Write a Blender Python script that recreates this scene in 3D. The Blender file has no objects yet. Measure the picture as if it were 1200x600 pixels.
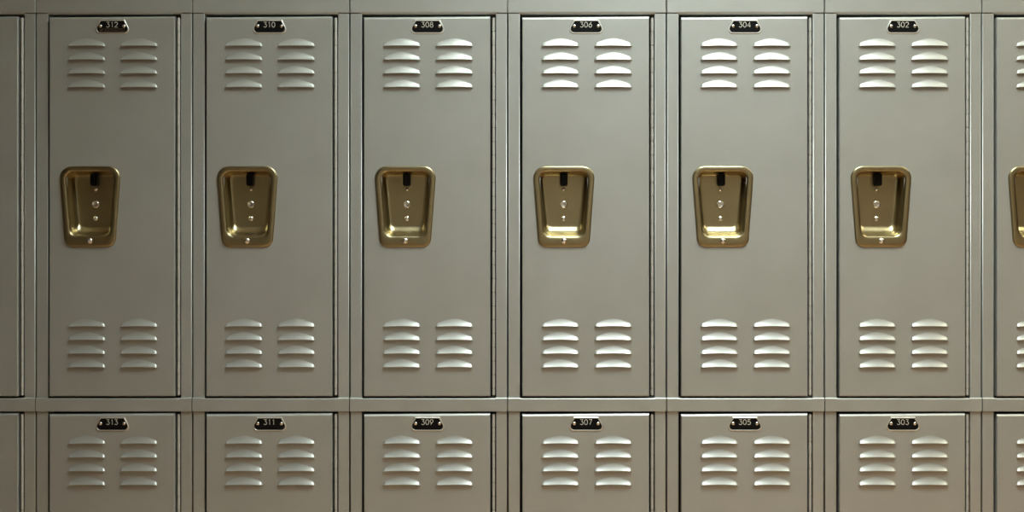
import bpy, bmesh, math
from mathutils import Vector

# ------------------------------------------------------------------ scale
S = 0.3048 / 184.8            # metres per photo pixel on the locker front (12 inch lockers)
ZC = 1.167                    # eye height
D = 2.40                      # camera distance from the locker fronts
EYE_X = 20                    # the eye stands this many pixels right of the frame centre
# photo x of the seams between the lockers (units differ by a millimetre or so)
SEAMS = (-141.3, 42.1, 225.5, 409.8, 594.9, 780.9, 966.1, 1150.4, 1334.4)
PITCH = 184.8


def zz(py):
    return ZC - (py - 300.0) * S


scene = bpy.context.scene
COL = scene.collection


# ------------------------------------------------------------------ materials
def new_mat(name):
    m = bpy.data.materials.new(name)
    m.use_nodes = True
    nt = m.node_tree
    return m, nt, nt.nodes['Principled BSDF']


def paint_mat(name, col, metallic, rough, bump=0.02):
    m, nt, b = new_mat(name)
    tc = nt.nodes.new('ShaderNodeTexCoord')
    n1 = nt.nodes.new('ShaderNodeTexNoise')
    n1.inputs['Scale'].default_value = 9.0
    n1.inputs['Detail'].default_value = 3.0
    n2 = nt.nodes.new('ShaderNodeTexNoise')
    n2.inputs['Scale'].default_value = 900.0
    n2.inputs['Detail'].default_value = 2.0
    nt.links.new(tc.outputs['Object'], n1.inputs['Vector'])
    nt.links.new(tc.outputs['Object'], n2.inputs['Vector'])
    r = nt.nodes.new('ShaderNodeValToRGB')
    r.color_ramp.elements[0].position = 0.3
    r.color_ramp.elements[1].position = 0.7
    r.color_ramp.elements[0].color = (col[0] * .96, col[1] * .955, col[2] * .95, 1)
    r.color_ramp.elements[1].color = (col[0] * 1.04, col[1] * 1.045, col[2] * 1.05, 1)
    nt.links.new(n1.outputs['Fac'], r.inputs['Fac'])
    nt.links.new(r.outputs['Color'], b.inputs['Base Color'])
    b.inputs['Metallic'].default_value = metallic
    b.inputs['Roughness'].default_value = rough
    bp = nt.nodes.new('ShaderNodeBump')
    bp.inputs['Strength'].default_value = bump
    bp.inputs['Distance'].default_value = 0.0004
    nt.links.new(n2.outputs['Fac'], bp.inputs['Height'])
    nt.links.new(bp.outputs['Normal'], b.inputs['Normal'])
    return m


def metal_mat(name, col, rough, metallic=1.0, brushed=0.0):
    m, nt, b = new_mat(name)
    b.inputs['Base Color'].default_value = (*col, 1)
    b.inputs['Metallic'].default_value = metallic
    b.inputs['Roughness'].default_value = rough
    tc = nt.nodes.new('ShaderNodeTexCoord')
    n = nt.nodes.new('ShaderNodeTexNoise')
    n.inputs['Scale'].default_value = 60.0
    nt.links.new(tc.outputs['Object'], n.inputs['Vector'])
    mr = nt.nodes.new('ShaderNodeMapRange')
    mr.inputs['To Min'].default_value = max(0.02, rough - 0.05 - brushed)
    mr.inputs['To Max'].default_value = rough + 0.05 + brushed
    nt.links.new(n.outputs['Fac'], mr.inputs['Value'])
    nt.links.new(mr.outputs['Result'], b.inputs['Roughness'])
    return m


M = {}
M['paint'] = paint_mat('taupe_satin_paint', (0.45, 0.458, 0.432), 0.60, 0.42)
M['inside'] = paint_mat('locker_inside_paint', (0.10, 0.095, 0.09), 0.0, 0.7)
M['hinge'] = metal_mat('hinge_steel', (0.55, 0.54, 0.50), 0.42, 0.45)
M['brass'] = metal_mat('brass_plated_steel', (0.40, 0.34, 0.20), 0.30)
M['chrome'] = metal_mat('bright_rivet_steel', (0.86, 0.85, 0.80), 0.26)
M['alu'] = metal_mat('aluminium_edge', (0.72, 0.71, 0.66), 0.48)
M['plate'] = metal_mat('black_enamel', (0.004, 0.004, 0.004), 0.45, 0.0)
M['plastic'] = metal_mat('black_plastic', (0.006, 0.006, 0.006), 0.4, 0.0)
M['numeral'] = metal_mat('engraved_numeral', (0.62, 0.60, 0.52), 0.5, 0.2)
M['faded'] = metal_mat('faded_bronze_print', (0.085, 0.055, 0.030), 0.6, 0.0)
M['wall'] = paint_mat('corridor_wall_paint', (0.38, 0.33, 0.265), 0.0, 0.7)
M['ceil'] = paint_mat('ceiling_tile_white', (0.70, 0.72, 0.66), 0.0, 0.85)
M['floor'] = paint_mat('brown_floor', (0.47, 0.26, 0.125), 0.0, 0.35)


for k in ('plate', 'plastic'):
    M[k].node_tree.nodes['Principled BSDF'].inputs['Specular IOR Level'].default_value = 0.12


# ------------------------------------------------------------------ mesh helpers
class MB:
    def __init__(self):
        self.v, self.f, self.s, self.m = [], [], [], []

    def vert(self, x, y, z):
        self.v.append((x, y, z))
        return len(self.v) - 1

    def face(self, idx, smooth=False, mat=0):
        self.f.append(tuple(idx))
        self.s.append(smooth)
        self.m.append(mat)

    def quad(self, a, b, c, d, smooth=False, mat=0):
        self.face([self.vert(*p) for p in (a, b, c, d)], smooth, mat)

    def box(self, x0, x1, y0, y1, z0, z1, bev=0.0, seg=2, mat=0):
        bm = bmesh.new()
        bmesh.ops.create_cube(bm, size=1.0)
        for v in bm.verts:
            v.co = Vector((x0 + (v.co.x + .5) * (x1 - x0), y0 + (v.co.y + .5) * (y1 - y0), z0 + (v.co.z + .5) * (z1 - z0)))
        if bev > 0:
            bmesh.ops.bevel(bm, geom=bm.edges[:], offset=bev, segments=seg, profile=0.5, affect='EDGES')
        self.add_bm(bm, mat)

    def add_bm(self, bm, mat=0, smooth=False):
        o = len(self.v)
        bm.verts.index_update()
        for v in bm.verts:
            self.v.append(tuple(v.co))
        for f in bm.faces:
            self.face([o + v.index for v in f.verts], smooth, mat)
        bm.free()

    def extrude_x(self, prof, x0, x1, smooth_ids=(), mat=0):
        """profile of (y, z) points, closed, swept from x0 to x1."""
        n = len(prof)
        a = [self.vert(x0, y, z) for y, z in prof]
        b = [self.vert(x1, y, z) for y, z in prof]
        for i in range(n):
            j = (i + 1) % n
            self.face((a[i], a[j], b[j], b[i]), i in smooth_ids, mat)
        self.face(a[::-1], False, mat)
        self.face(b, False, mat)

    def lathe(self, prof, cx, cy, cz, n=24, mat=0):
        """profile of (radius, y): spun about the y axis."""
        rings = []
        for r, y in prof:
            if r <= 1e-9:
                rings.append([self.vert(cx, cy + y, cz)])
            else:
                rings.append([self.vert(cx + r * math.cos(2 * math.pi * k / n), cy + y, cz + r * math.sin(2 * math.pi * k / n)) for k in range(n)])
        for A, B in zip(rings, rings[1:]):
            for k in range(n):
                l = (k + 1) % n
                if len(B) == 1:
                    self.face((A[k], A[l], B[0]), True, mat)
                elif len(A) == 1:
                    self.face((A[0], B[l], B[k]), True, mat)
                else:
                    self.face((A[k], A[l], B[l], B[k]), True, mat)

    def mesh(self, name, mats, sharp=None):
        me = bpy.data.meshes.new(name)
        me.from_pydata(self.v, [], self.f)
        for m in mats:
            me.materials.append(m)
        me.polygons.foreach_set('use_smooth', self.s)
        me.polygons.foreach_set('material_index', self.m)
        bm = bmesh.new()
        bm.from_mesh(me)
        bmesh.ops.remove_doubles(bm, verts=bm.verts[:], dist=1e-6)
        bmesh.ops.recalc_face_normals(bm, faces=bm.faces[:])
        bm.to_mesh(me)
        bm.free()
        if sharp:
            me.set_sharp_from_angle(angle=math.radians(sharp))
        me.update()
        return me


def link(name, mesh, parent=None, loc=(0, 0, 0)):
    o = bpy.data.objects.new(name, mesh)
    COL.objects.link(o)
    o.location = loc
    o.parent = parent
    return o


# ------------------------------------------------------------------ locker measures (photo pixels inside one unit)
POST_L = (0.8, 14.3)
POST_R = (171.2, 184.0)
DOOR_X = (16.9, 164.6)
DOOR_Y = -0.005               # door face stands a little proud of the frame
DOOR_H = 444.4                # pixels from top to bottom edge
UP_TOP = 19.6                 # photo y of the upper door's top edge
LOW_TOP = 484.2
SHIFT = LOW_TOP - UP_TOP
BOTTOM = LOW_TOP + DOOR_H + 1.5   # bottom rail top
BASE = BOTTOM + 16
TOP = -7.0                    # top of the header
Z_BASE = zz(BASE)

LOUVRE_W = 44.0
LOUVRE_CX = (61.2, 122.6)
# lip positions below the upper door's top edge
LIPS_TOP = (35.2, 51.4, 67.4, 83.5)
LIPS_BOT = (363.0, 378.8, 394.8, 410.6)
PAN_CX = 65.4


# ------------------------------------------------------------------ meshes
def make_louvre():
    """pressed louvre: arched hood, straight open lip; origin at the lip's centre on the door face."""
    mb = MB()
    W, P = LOUVRE_W * S, 0.0052
    NU, NV = 40, 9

    def hood(off):
        g = []
        for i in range(NU + 1):
            t = -1 + 2 * i / NU
            u = math.sin(t * math.pi / 2) * 0.35 + t * 0.65
            a = abs(u)
            e = 1.0 if a < 0.88 else math.sqrt(max(0.0, 1 - ((a - 0.88) / 0.12) ** 2))
            h = (3.6 + 7.3 * (1 - a ** 1.65)) * S * max(e, 0.02)
            p = P * (0.92 + 0.08 * (1 - a * a)) * e
            row = []
            for j in range(NV + 1):
                v = j / NV
                y = -p * (1 - v) ** 1.55 + 0.0002 + off
                row.append(mb.vert(u * W / 2 * (1 - 0.02 * v), y, v * h))
            g.append(row)
        for i in range(NU):
            for j in range(NV):
                mb.face((g[i][j], g[i + 1][j], g[i + 1][j + 1], g[i][j + 1]), True)
        return g
    A, B = hood(0.0), hood(0.0011)
    for i in range(NU):
        mb.face((A[i][0], B[i][0], B[i + 1][0], A[i + 1][0]))
    me = bpy.data.meshes.new('louver')
    me.from_pydata(mb.v, [], mb.f)
    me.materials.append(M['paint'])
    me.polygons.foreach_set('use_smooth', mb.s)
    me.update()
    bm = bmesh.new()
    bm.from_mesh(me)
    bmesh.ops.recalc_face_normals(bm, faces=bm.faces[:])
    bm.to_mesh(me)
    bm.free()
    return me


def make_door():
    """hollow pan door, origin at its top left corner; slots under the louvres and a hole for the pull are cut through."""
    mb = MB()
    x0, x1 = 0.0, (DOOR_X[1] - DOOR_X[0])
    ct, cs, cb = 2.5, 0.8, 0.9           # chamfer of top, side, bottom edge in pixels
    holes = []
    for cx in LOUVRE_CX:
        for lip in LIPS_TOP + LIPS_BOT:
            c = cx - DOOR_X[0]
            holes.append((c - 19.5, c + 19.5, lip - 4.2, lip - 0.6))
    c = PAN_CX - DOOR_X[0]
    holes.append((c - 27.3, c + 27.3, 180.5, 258.5))
    xs = sorted({x0 + cs, x1 - cs} | {h[0] for h in holes} | {h[1] for h in holes})
    ys = sorted({ct, DOOR_H - cb} | {h[2] for h in holes} | {h[3] for h in holes})

    def sag(px, py):                       # the free (left) corner of the top edge hangs a touch lower
        return py + (1.1 * (1 - px / x1) if py < 20 else 0.0)

    def P(px, py, y):
        return (px * S, y, -sag(px, py) * S)
    for a, b in zip(xs, xs[1:]):
        for d, e in zip(ys, ys[1:]):
            mx, my = (a + b) / 2, (d + e) / 2
            if any(h[0] < mx < h[1] and h[2] < my < h[3] for h in holes):
                continue
            mb.quad(P(a, d, 0), P(b, d, 0), P(b, e, 0), P(a, e, 0))
    # edge roll: chamfer quads then the returns
    T, B_, R = 0.0, DOOR_H, 0.016
    dt, ds = 0.0030, 0.0011
    fi = [(x0 + cs, ct), (x1 - cs, ct), (x1 - cs, DOOR_H - cb), (x0 + cs, DOOR_H - cb)]
    fo = [(x0, T), (x1, T), (x1, B_), (x0, B_)]
    yo = [dt, dt, ds, ds]
    for i in range(4):
        j = (i + 1) % 4
        if i == 0:                        # top roll in three facets
            N = 9
            for k in range(N):
                t0, t1 = k / N, (k + 1) / N

                def Q(t, s):
                    ang = math.radians(12 + t * 38)
                    a0, a1 = math.radians(12), math.radians(50)
                    fy = (math.sin(a1) - math.sin(ang)) / (math.sin(a1) - math.sin(a0))
                    fz = (math.cos(ang) - math.cos(a1)) / (math.cos(a0) - math.cos(a1))
                    # t=0 at the face, t=1 at the back of the roll
                    zpx = ct * fy
                    y = dt * (1 - fz)
                    if s == 0:
                        return P(x0 + cs * fy, zpx, y)
                    return P(x1 - cs * fy, zpx, y)
                mb.quad(Q(t0, 0), Q(t0, 1), Q(t1, 1), Q(t1, 0))
        else:
            mb.quad(P(*fi[i], 0), P(*fi[j], 0), P(*fo[j], yo[j]), P(*fo[i], yo[i]))
        mb.quad(P(*fo[i], yo[i]), P(*fo[j], yo[j]), P(*fo[j], R), P(*fo[i], R))
    return mb.mesh('door', [M['paint']])


def make_hinge():
    """continuous hinge: rolled knuckles and the two leaves; origin at the top of its pin."""
    mb = MB()
    r, n = 1.75 * S, 14
    L = (DOOR_H - 1.5) * S
    pitch = 16.1 * S
    z = 0.0
    while z < L - 1e-4:
        z1 = min(L, z + pitch)
        g = 0.55 * S
        prof = [(0.55, z), (0.60, z + g), (1.0, z + g + 2e-5), (1.0, z1 - g - 2e-5), (0.60, z1 - g), (0.55, z1)]
        rings = []
        for k, zp in prof:
            rings.append([mb.vert(k * r * math.cos(2 * math.pi * i / n), k * r * math.sin(2 * math.pi * i / n), -zp) for i in range(n)])
        for A, B in zip(rings, rings[1:]):
            for i in range(n):
                j = (i + 1) % n
                mb.face((A[i], A[j], B[j], B[i]), True)
        mb.face(rings[0])
        mb.face(rings[-1][::-1])
        z = z1
    mb.box(-0.0006, 0.0004, 0.0, 0.016, -L, 0)
    return mb.mesh('hinge', [M['hinge']], 30)


def rtrap(top, bot, wt, wb, rt, rb, y, n=9, m=6):
    """rounded trapezoid ring: half widths at top and bottom, photo pixels about the pan centre, depth y."""
    pts = []
    corners = [(wt, top, rt, 90, 0), (wb, bot, rb, 0, -90), (-wb, bot, rb, -90, -180), (-wt, top, rt, 180, 90)]
    arcs = []
    for cx, cy, r, a0, a1 in corners:
        ox = cx - math.copysign(r, cx)
        oy = cy + r if cy == top else cy - r
        arc = []
        for k in range(n):
            a = math.radians(a0 + (a1 - a0) * k / (n - 1))
            arc.append((ox + r * math.cos(a), oy - r * math.sin(a)))
        arcs.append(arc)
    for i in range(4):
        pts += arcs[i]
        p, q = arcs[i][-1], arcs[(i + 1) % 4][0]
        for k in range(1, m):
            t = k / m
            pts.append((p[0] + (q[0] - p[0]) * t, p[1] + (q[1] - p[1]) * t))
    return [(x * S, y, -yy * S) for x, yy in pts]


PAN_TOP, PAN_BOT = -47.3, 47.3        # pan origin at its centre, photo y 242.4
PAN_DEPTH = 0.034


def make_pan():
    mb = MB()
    O = dict(top=-47.3, bot=47.3, wt=35.6, wb=30.4, rt=14.0, rb=10.5)
    I = dict(top=-41.2, bot=35.0, wt=28.6, wb=23.8, rt=9.5, rb=9.0)
    F = dict(top=-37.2, bot=22.5, wt=24.6, wb=19.6, rt=5.0, rb=6.0)

    def mix(A, B, t):
        return {k: A[k] + (B[k] - A[k]) * t for k in A}
    P = 0.0042                          # flange stands this far off the door
    rings = []
    # rolled outer edge
    for t, p in ((0.0, 0.0), (0.0, 0.35), (0.035, 0.70), (0.10, 0.90), (0.20, 0.99)):
        rings.append(rtrap(y=-P * p, **mix(O, I, t)))
    # crowned flange
    for t, p in ((0.40, 1.05), (0.62, 1.06), (0.78, 1.03), (0.90, 0.92)):
        rings.append(rtrap(y=-P * p, **mix(O, I, t)))
    # roll over the inner rim
    for t, d in ((0.0, -0.0031), (0.05, -0.0018), (0.12, 0.0005), (0.20, 0.004)):
        rings.append(rtrap(y=d, **mix(I, F, t)))
    # drafted wall
    for t, d in ((0.22, 0.0085), (0.24, 0.0130), (0.27, 0.0168), (0.31, 0.0195), (0.36, 0.0214), (0.42, 0.0229), (0.50, 0.0245), (0.59, 0.0260), (0.69, 0.0274), (0.79, 0.0285), (0.87, 0.0293), (0.94, 0.0298), (1.0, 0.0300)):
        rings.append(rtrap(y=d, **mix(I, F, t)))
    G = {k: (F[k] * 0.86 if k not in ('rt', 'rb') else F[k] * 0.8) for k in F}
    G['top'], G['bot'] = F['top'] + 3, F['bot'] - 3
    rings.append(rtrap(y=0.0300, **G))
    ids = [[mb.vert(*p) for p in r] for r in rings]
    n = len(ids[0])
    for A, B in zip(ids, ids[1:]):
        for i in range(n):
            j = (i + 1) % n
            mb.face((A[i], A[j], B[j], B[i]), True)
    mb.face(ids[-1])
    me = mb.mesh('recessed_handle', [M['brass']])
    return me


def make_dome(name, r, h, mat, slot=False, flat=0.0):
    mb = MB()
    r *= S
    h *= S
    prof = [(r, 0.0002), (r, -h * 0.15)]
    for k in range(1, 8):
        a = math.radians(90 * k / 8)
        prof.append((flat * r + (1 - flat) * r * math.cos(a), -h * (0.15 + 0.85 * math.sin(a))))
    if slot:
        prof.append((r * 0.36, -h * 0.96))
        prof.append((r * 0.30, -h * 0.40))
    elif flat:
        prof.append((flat * r * 0.97, -h * 0.9))
    prof.append((0.0, -h * (0.40 if slot else (0.9 if flat else 1.0))))
    mb.lathe(prof, 0, 0, 0, 28)
    return mb.mesh(name, [mat])


def make_latch():
    """black lift tab in the pull: a rounded block standing off the back of the pan."""
    mb = MB()
    w, top, bot, dep = 4.3 * S, 0.0, 13.6 * S, 0.0135
    out = [(-w, top), (w, top)]
    r = 2.6 * S
    for k in range(6):
        a = math.radians(90 * k / 5)
        out.append((w - r + r * math.cos(a), -(bot - r + r * math.sin(a))))
    for k in range(6):
        a = math.radians(90 + 90 * k / 5)
        out.append((-w + r + r * math.cos(a), -(bot - r + r * math.sin(a))))
    ch = 0.0008
    back = [mb.vert(x, 0.0005, z) for x, z in out]
    mid = [mb.vert(x, -dep + ch, z) for x, z in out]
    frt = [mb.vert(x * (1 - ch / w), -dep, z + (ch if z < -0.001 else -ch * .5)) for x, z in out]
    n = len(out)
    for A, B in ((back, mid), (mid, frt)):
        for i in range(n):
            j = (i + 1) % n
            mb.face((A[i], A[j], B[j], B[i]))
    mb.face(frt)
    mb.face(back[::-1])
    return mb.mesh('latch', [M['plastic']])


def plate_outline(wt, wb, top, bot, ymid, rb, y):
    """number plate outline: cut top corners, bottom corners rounded. pixels about the centre."""
    pts = [(-wt, top), (wt, top)]
    for k in range(7):
        a = math.radians(25 - 115 * k / 6)
        pts.append((wb - rb + rb * math.cos(a), bot - rb - rb * math.sin(a)))
    for k in range(7):
        a = math.radians(-90 - 115 * k / 6)
        pts.append((-wb + rb + rb * math.cos(a), bot - rb - rb * math.sin(a)))
    return [(x * S, y, -yy * S) for x, yy in pts]


def make_plate():
    mb = MB()
    rings = [plate_outline(14.6, 19.6, -8.3, 8.2, 0, 5.0, 0.0003),
             plate_outline(14.5, 19.5, -8.2, 8.1, 0, 4.9, -0.0008),
             plate_outline(14.1, 19.0, -7.7, 7.6, 0, 4.7, -0.0014),
             plate_outline(13.4, 18.2, -6.8, 6.9, 0, 4.4, -0.0014),
             plate_outline(13.2, 18.0, -6.6, 6.7, 0, 4.3, -0.0009)]
    ids = [[mb.vert(*p) for p in r] for r in rings]
    n = len(ids[0])
    for A, B in zip(ids, ids[1:]):
        for i in range(n):
            j = (i + 1) % n
            mb.face((A[i], A[j], B[j], B[i]), False, 0)
    mb.face(ids[-1], False, 1)
    return mb.mesh('number_plate', [M['alu'], M['plate']])


def arc(cx, cy, rx, ry, a0, a1, n=10):
    return [(cx + rx * math.cos(math.radians(a0 + (a1 - a0) * k / n)), cy + ry * math.sin(math.radians(a0 + (a1 - a0) * k / n))) for k in range(n + 1)]


# single stroke engraver's figures, y up, cell 0..1 high and 0..0.66 wide
GLYPH = {
    '0': [arc(.33, .5, .31, .5, 90, 450, 20)],
    '1': [[(.18, .80), (.36, 1.0), (.36, 0)]],
    '2': [arc(.33, .70, .29, .30, 170, -25, 10) + [(.05, 0), (.63, 0)]],
    '3': [[(.06, 1.0), (.56, 1.0), (.32, .60)] + arc(.32, .30, .30, .30, 90, -150, 12)],
    '4': [[(.46, 0), (.46, 1.0), (.03, .28), (.64, .28)]],
    '5': [[(.58, 1.0), (.14, 1.0), (.09, .55)] + arc(.31, .32, .31, .32, 120, -150, 12)],
    '6': [[(.52, 1.0), (.10, .48)], arc(.33, .31, .29, .31, 90, 450, 18)],
    '7': [[(.04, 1.0), (.62, 1.0), (.24, 0)]],
    '8': [arc(.33, .76, .215, .235, 90, 450, 16), arc(.33, .265, .30, .265, 90, 450, 16)],
    '9': [[(.14, 0), (.56, .52)], arc(.33, .69, .29, .31, 90, 450, 18)],
}
ADV = {'1': 0.62}


def make_numerals(text):
    mb = MB()
    H, w = 5.9, 0.72                    # height and stroke in pixels
    gap = 0.17
    widths = [ADV.get(c, 0.68) for c in text]
    total = sum(widths) + gap * (len(text) - 1)
    x = -total / 2
    yf, yb = -0.0011, -0.0008
    for c, wd in zip(text, widths):
        for line in GLYPH[c]:
            pts = [((x + px) * H, (py - 0.5) * H) for px, py in line]
            closed = (abs(pts[0][0] - pts[-1][0]) + abs(pts[0][1] - pts[-1][1])) < 1e-6
            n = len(pts)
            L, R = [], []
            for i, p in enumerate(pts):
                if closed:
                    a = pts[i - 1] if i > 0 else pts[-2]
                    b = pts[i + 1] if i < n - 1 else pts[1]
                else:
                    a = pts[max(0, i - 1)]
                    b = pts[min(n - 1, i + 1)]
                d1 = Vector((p[0] - a[0], p[1] - a[1]))
                d2 = Vector((b[0] - p[0], b[1] - p[1]))
                if d1.length < 1e-6:
                    d1 = d2
                if d2.length < 1e-6:
                    d2 = d1
                d = (d1.normalized() + d2.normalized())
                if d.length < 1e-4:
                    d = d1
                d.normalize()
                k = min(1.5, 1 / max(0.5, d.dot(d1.normalized())))
                nx, ny = -d.y * w / 2 * k, d.x * w / 2 * k
                L.append((p[0] + nx, p[1] + ny))
                R.append((p[0] - nx, p[1] - ny))
            for i in range(n - 1):
                q = (L[i], L[i + 1], R[i + 1], R[i])
                f = [mb.vert(a * S, yf, b * S) for a, b in q]
                g = [mb.vert(a * S, yb, b * S) for a, b in q]
                mb.face(f)
                mb.face((f[0], g[0], g[1], f[1]))
                mb.face((f[2], g[2], g[3], f[3]))
        x += wd + gap
    return mb.mesh('numerals', [M['numeral']])


def make_fine_print():
    """worn, unreadable rows of print along the foot of one plate."""
    mb = MB()
    yf, yb = -0.0011, -0.0008
    rows = [(-9.2, 14.5, 2.6, (2.4, 1.1, 1.7, 2.8, .9, 2.0, 1.3, 2.5, 1.6, 2.2)),
            (-9.2, 15.2, 4.9, (3.2, 2.1, 2.8, 1.5, 3.0, 2.4, 3.6))]
    for xa, xb, y, segs in rows:
        x, i = xa, 0
        while x < xb:
            l = segs[i % len(segs)]
            mb.box(x * S, min(xb, x + l) * S, yf, yb, -(y + .45) * S, -(y - .35) * S)
            x += l + 0.7
            i += 1
    for a, b in (((-14.6, 5.6), (-13.2, 2.4)), ((-13.2, 2.4), (-12.2, 4.4)), ((-12.2, 4.4), (-10.4, 1.8)), ((-14.9, 5.6), (-11.0, 5.0))):
        dx, dy = b[0] - a[0], b[1] - a[1]
        l = math.hypot(dx, dy)
        nx, ny = -dy / l * .35, dx / l * .35
        q = [(a[0] + nx, a[1] + ny), (b[0] + nx, b[1] + ny), (b[0] - nx, b[1] - ny), (a[0] - nx, a[1] - ny)]
        mb.quad(*[(p[0] * S, yf, -p[1] * S) for p in q])
    return mb.mesh('fine_print', [M['faded']])


def make_post(x0, x1):
    mb = MB()
    r, out = 0.0013, []
    for cx, sg in ((x0 * S + r, -1), (x1 * S - r, 1)):
        arc_ = [(cx + sg * r * math.sin(math.radians(18 * k)), r - r * math.cos(math.radians(18 * k))) for k in range(6)]
        out += arc_[::-1] if sg < 0 else arc_
    out += [(x1 * S, 0.030), (x0 * S, 0.030)]
    lo = [mb.vert(x, y, Z_BASE + 0.001) for x, y in out]
    hi = [mb.vert(x, y, zz(16.0)) for x, y in out]
    for a in range(len(out)):
        b = (a + 1) % len(out)
        mb.face((lo[a], lo[b], hi[b], hi[a]), a not in (5, 11, 12, 13))
    mb.face(lo)
    mb.face(hi)
    return mb.mesh('post', [M['paint']])


def make_header():
    """top rail: flat over the posts, rolled under above the door opening."""
    mb = MB()
    x0, x1 = 0.55 * S, 184.25 * S
    a, b = POST_L[1] * S, POST_R[0] * S
    zt = zz(TOP)
    for p, q in ((x0, a), (b, x1)):
        mb.box(p, q, -0.0006, 0.032, zz(15.0), zt, 0.0008, 1)
    zb, r = zz(16.6), 3.2 * S
    prof = [(-0.0006, zt - 0.001), (-0.0006, zb + r)]
    for k in range(1, 13):
        t = math.radians(58 * k / 12)
        prof.append((-0.0006 + r * (1 - math.cos(t)), zb + r * (1 - math.sin(t) / math.sin(math.radians(58)))))
    prof += [(0.032, zb), (0.032, zt - 0.001)]
    mb.extrude_x(prof, a - 0.0009, b + 0.0009)
    return mb.mesh('header', [M['paint']])


def make_rail(y_top, y_bot):
    """cross rail with rolled top edge; its end tabs lap over the posts."""
    mb = MB()
    a, b = POST_L[1], POST_R[0]
    for p, q, top, yf in ((0.55, a + 0.3, y_top - 0.3, -0.0039), (b - 0.3, 184.25, y_top - 0.3, -0.0039), (a, b, y_top + 0.3, -0.0036)):
        zt, zb = zz(top), zz(y_bot)
        ch = 0.0030
        prof = [(yf + 0.0008, zb), (yf, zb + 0.0008), (yf, zt - ch)]
        for k in range(1, 11):
            t = math.radians(6 * k)
            prof.append((yf + ch * (1 - math.cos(t)), zt - ch + ch * math.sin(t) / math.sin(math.radians(60))))
        prof += [(0.034, zt), (0.034, zb)]
        mb.extrude_x(prof, p * S, q * S)
    return mb.mesh('cross_rail', [M['paint']])


def make_body():
    """sheet steel carcass behind the frame: sides, back, top, shelf and floor."""
    mb = MB()
    x0, x1 = 1.2 * S, 183.6 * S
    t, d0, d1 = 0.0012, 0.0325, 0.380
    zt, zb = zz(TOP) - 0.002, Z_BASE + 0.004
    mb.box(x0, x0 + t, d0, d1, zb, zt)
    mb.box(x1 - t, x1, d0, d1, zb, zt)
    mb.box(x0 + t, x1 - t, d1 - t, d1, zb, zt)
    for z in (zt, zz(474), zb + t):
        mb.box(x0 + t, x1 - t, d0 + 0.002, d1 - t, z - t, z)
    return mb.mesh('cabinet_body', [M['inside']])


def make_base():
    mb = MB()
    mb.box(2 * S, 182.8 * S, 0.03, 0.375, 0.0, Z_BASE + 0.001, 0.001, 1)
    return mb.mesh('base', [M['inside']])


MESH = dict(louver=make_louvre(), door=make_door(), hinge=make_hinge(), pan=make_pan(), latch=make_latch(),
            plate=make_plate(), post_l=make_post(*POST_L), post_r=make_post(*POST_R), header=make_header(),
            rail=make_rail(466.2, 482.0), rail_b=make_rail(BOTTOM, BASE), body=make_body(), base=make_base(),
            rivet=make_dome('rivet', 2.0, 1.2, M['chrome']),
            bolt_s=make_dome('bolt', 2.2, 1.4, M['chrome']),
            bolt_m=make_dome('bolt', 3.1, 1.9, M['chrome']),
            bolt_l=make_dome('bolt', 4.6, 2.0, M['chrome'], flat=0.62),
            screw=make_dome('screw', 3.4, 1.7, M['chrome'], slot=True))


def make_locker(k, upper, lower, label):
    root = bpy.data.objects.new('locker', None)
    COL.objects.link(root)
    root.empty_display_size = 0.1
    root.location = ((SEAMS[k + 1] - 600) * S, 0, 0)
    root.scale = ((SEAMS[k + 2] - SEAMS[k + 1]) / PITCH, 1, 1)
    root['label'] = label
    root['category'] = 'locker'
    root['group'] = 'two-tier steel lockers in one bank'
    link('base', MESH['base'], root)
    link('cabinet_body', MESH['body'], root)
    link('post', MESH['post_l'], root)
    link('post', MESH['post_r'], root)
    link('header', MESH['header'], root)
    link('cross_rail', MESH['rail'], root)
    link('cross_rail', MESH['rail_b'], root)
    for top, text in ((UP_TOP, upper), (LOW_TOP, lower)):
        dr = link('door', MESH['door'], root, (DOOR_X[0] * S, DOOR_Y, zz(top)))
        for cx in LOUVRE_CX:
            for i, lip in enumerate(LIPS_TOP + LIPS_BOT):
                link('louver', MESH['louver'], dr, ((cx - DOOR_X[0]) * S, 0, -lip * S))
        link('hinge', MESH['hinge'], root, (168.3 * S, 0.0022, zz(top + 1.0)))
        pl = link('number_plate', MESH['plate'], root, (91.3 * S, DOOR_Y, zz(top + 12.3)))
        pl['label'] = 'black number plate with pale edge'
        for sx in (-13.9, 13.9):
            link('rivet', MESH['rivet'], pl, (sx * S, -0.0009, 0.6 * S))
        if text:
            nm = link('numerals', make_numerals(text), pl, (-0.2 * S, 0, 2.35 * S))
            nm['label'] = 'pale engraved number ' + text
        if text == '312':
            link('fine_print', make_fine_print(), pl)
        hd = link('recessed_handle', MESH['pan'], root, (PAN_CX * S, DOOR_Y, zz(top + 222.6)))
        hd['label'] = 'brass coloured recessed handle'
        lt = link('latch', MESH['latch'], hd, (0.3 * S, 0.0302, 38.4 * S))
        lt['label'] = 'black latch tab'
        for key, dy in (('bolt_s', 20.8), ('bolt_l', 3.2), ('bolt_m', -13.6)):
            link('bolt', MESH[key], hd, (0, 0.0302, dy * S))
        link('screw', MESH['screw'], hd, (0, -0.0043, -40.2 * S))
    return root


make_locker(-1, None, None, 'grey steel two-tier locker cut off by the left edge, only its hinge side showing')
for k in range(6):
    u, l = 312 - 2 * k, 313 - 2 * k
    make_locker(k, str(u), str(l), 'grey steel two-tier locker with door %d above door %d' % (u, l))
make_locker(6, None, None, 'grey steel two-tier locker cut off by the right edge, only its handle side showing')


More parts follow.
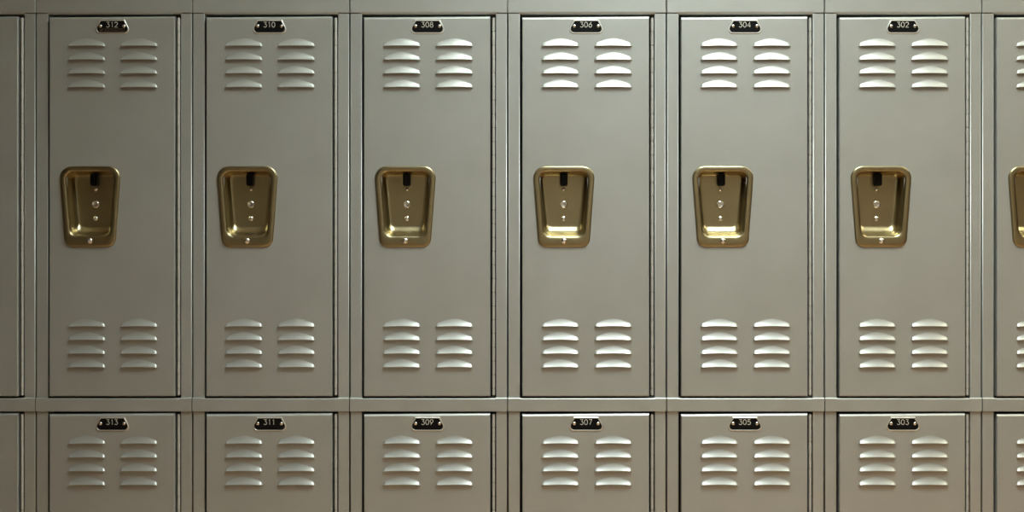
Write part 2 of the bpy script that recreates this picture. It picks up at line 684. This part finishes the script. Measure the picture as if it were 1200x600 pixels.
# ------------------------------------------------------------------ the corridor
def struct(name, box, mat):
    mb = MB()
    mb.box(*box)
    o = link(name, mb.mesh(name, [mat]))
    o['kind'] = 'structure'
    return o


struct('floor', (-5, 5, -3.2, 0.42, -0.05, 0.0), M['floor'])
struct('wall_back', (-5, 5, 0.40, 0.45, 0.0, 3.10), M['wall'])
struct('wall_front', (-5, 5, -3.25, -3.2, 0.0, 3.10), M['wall'])
struct('ceiling', (-5, 5, -3.2, 0.42, 3.10, 3.15), M['ceil'])


def area(name, loc, sx, sy, power, col, rot=(0, 0, 0), spread=180):
    l = bpy.data.lights.new(name, 'AREA')
    l.shape = 'RECTANGLE'
    l.size, l.size_y = sx, sy
    l.energy = power
    l.color = col
    l.spread = math.radians(spread)
    o = bpy.data.objects.new(name, l)
    o.location = loc
    o.rotation_euler = rot
    COL.objects.link(o)
    return o


UP = (math.pi, 0, 0)
for x, k, tint in ((0.46, 1.0, (0.89, 1.0, 1.0)), (2.20, 0.45, (1.0, 0.91, 0.68))):
    area('overhead_light', (x, -1.00, 2.72), 0.60, 0.80, 29 * k, tint, spread=140)
    area('added_uplight', (x, -0.90, 2.74), 0.60, 0.80, 43 * k, tint, UP, spread=150)  # added upward light: brightens the ceiling, louver tops and upper edges
    area('overhead_light', (x, -2.40, 2.72), 0.60, 0.80, 20 * k, tint, spread=140)  # row added above the camera to even the light down the doors

w = bpy.data.worlds.new('corridor_air')
scene.world = w
w.use_nodes = True
w.node_tree.nodes['Background'].inputs['Color'].default_value = (0.9, 0.85, 0.72, 1)
w.node_tree.nodes['Background'].inputs['Strength'].default_value = 0.015

# ------------------------------------------------------------------ camera
cd = bpy.data.cameras.new('camera')
cam = bpy.data.objects.new('camera', cd)
COL.objects.link(cam)
cam.location = (EYE_X * S, -D, ZC)
cam.rotation_euler = (math.radians(90), 0, 0)
cd.sensor_width = 36
cd.lens = 36 * D / (1200 * S)
cd.shift_x = -EYE_X / 1200
cd.clip_start = 0.02
scene.camera = cam

vs = scene.view_settings
vs.view_transform = 'Standard'
vs.look = 'None'
vs.gamma = 1
vs.use_curve_mapping = False
vs.exposure = -0.15
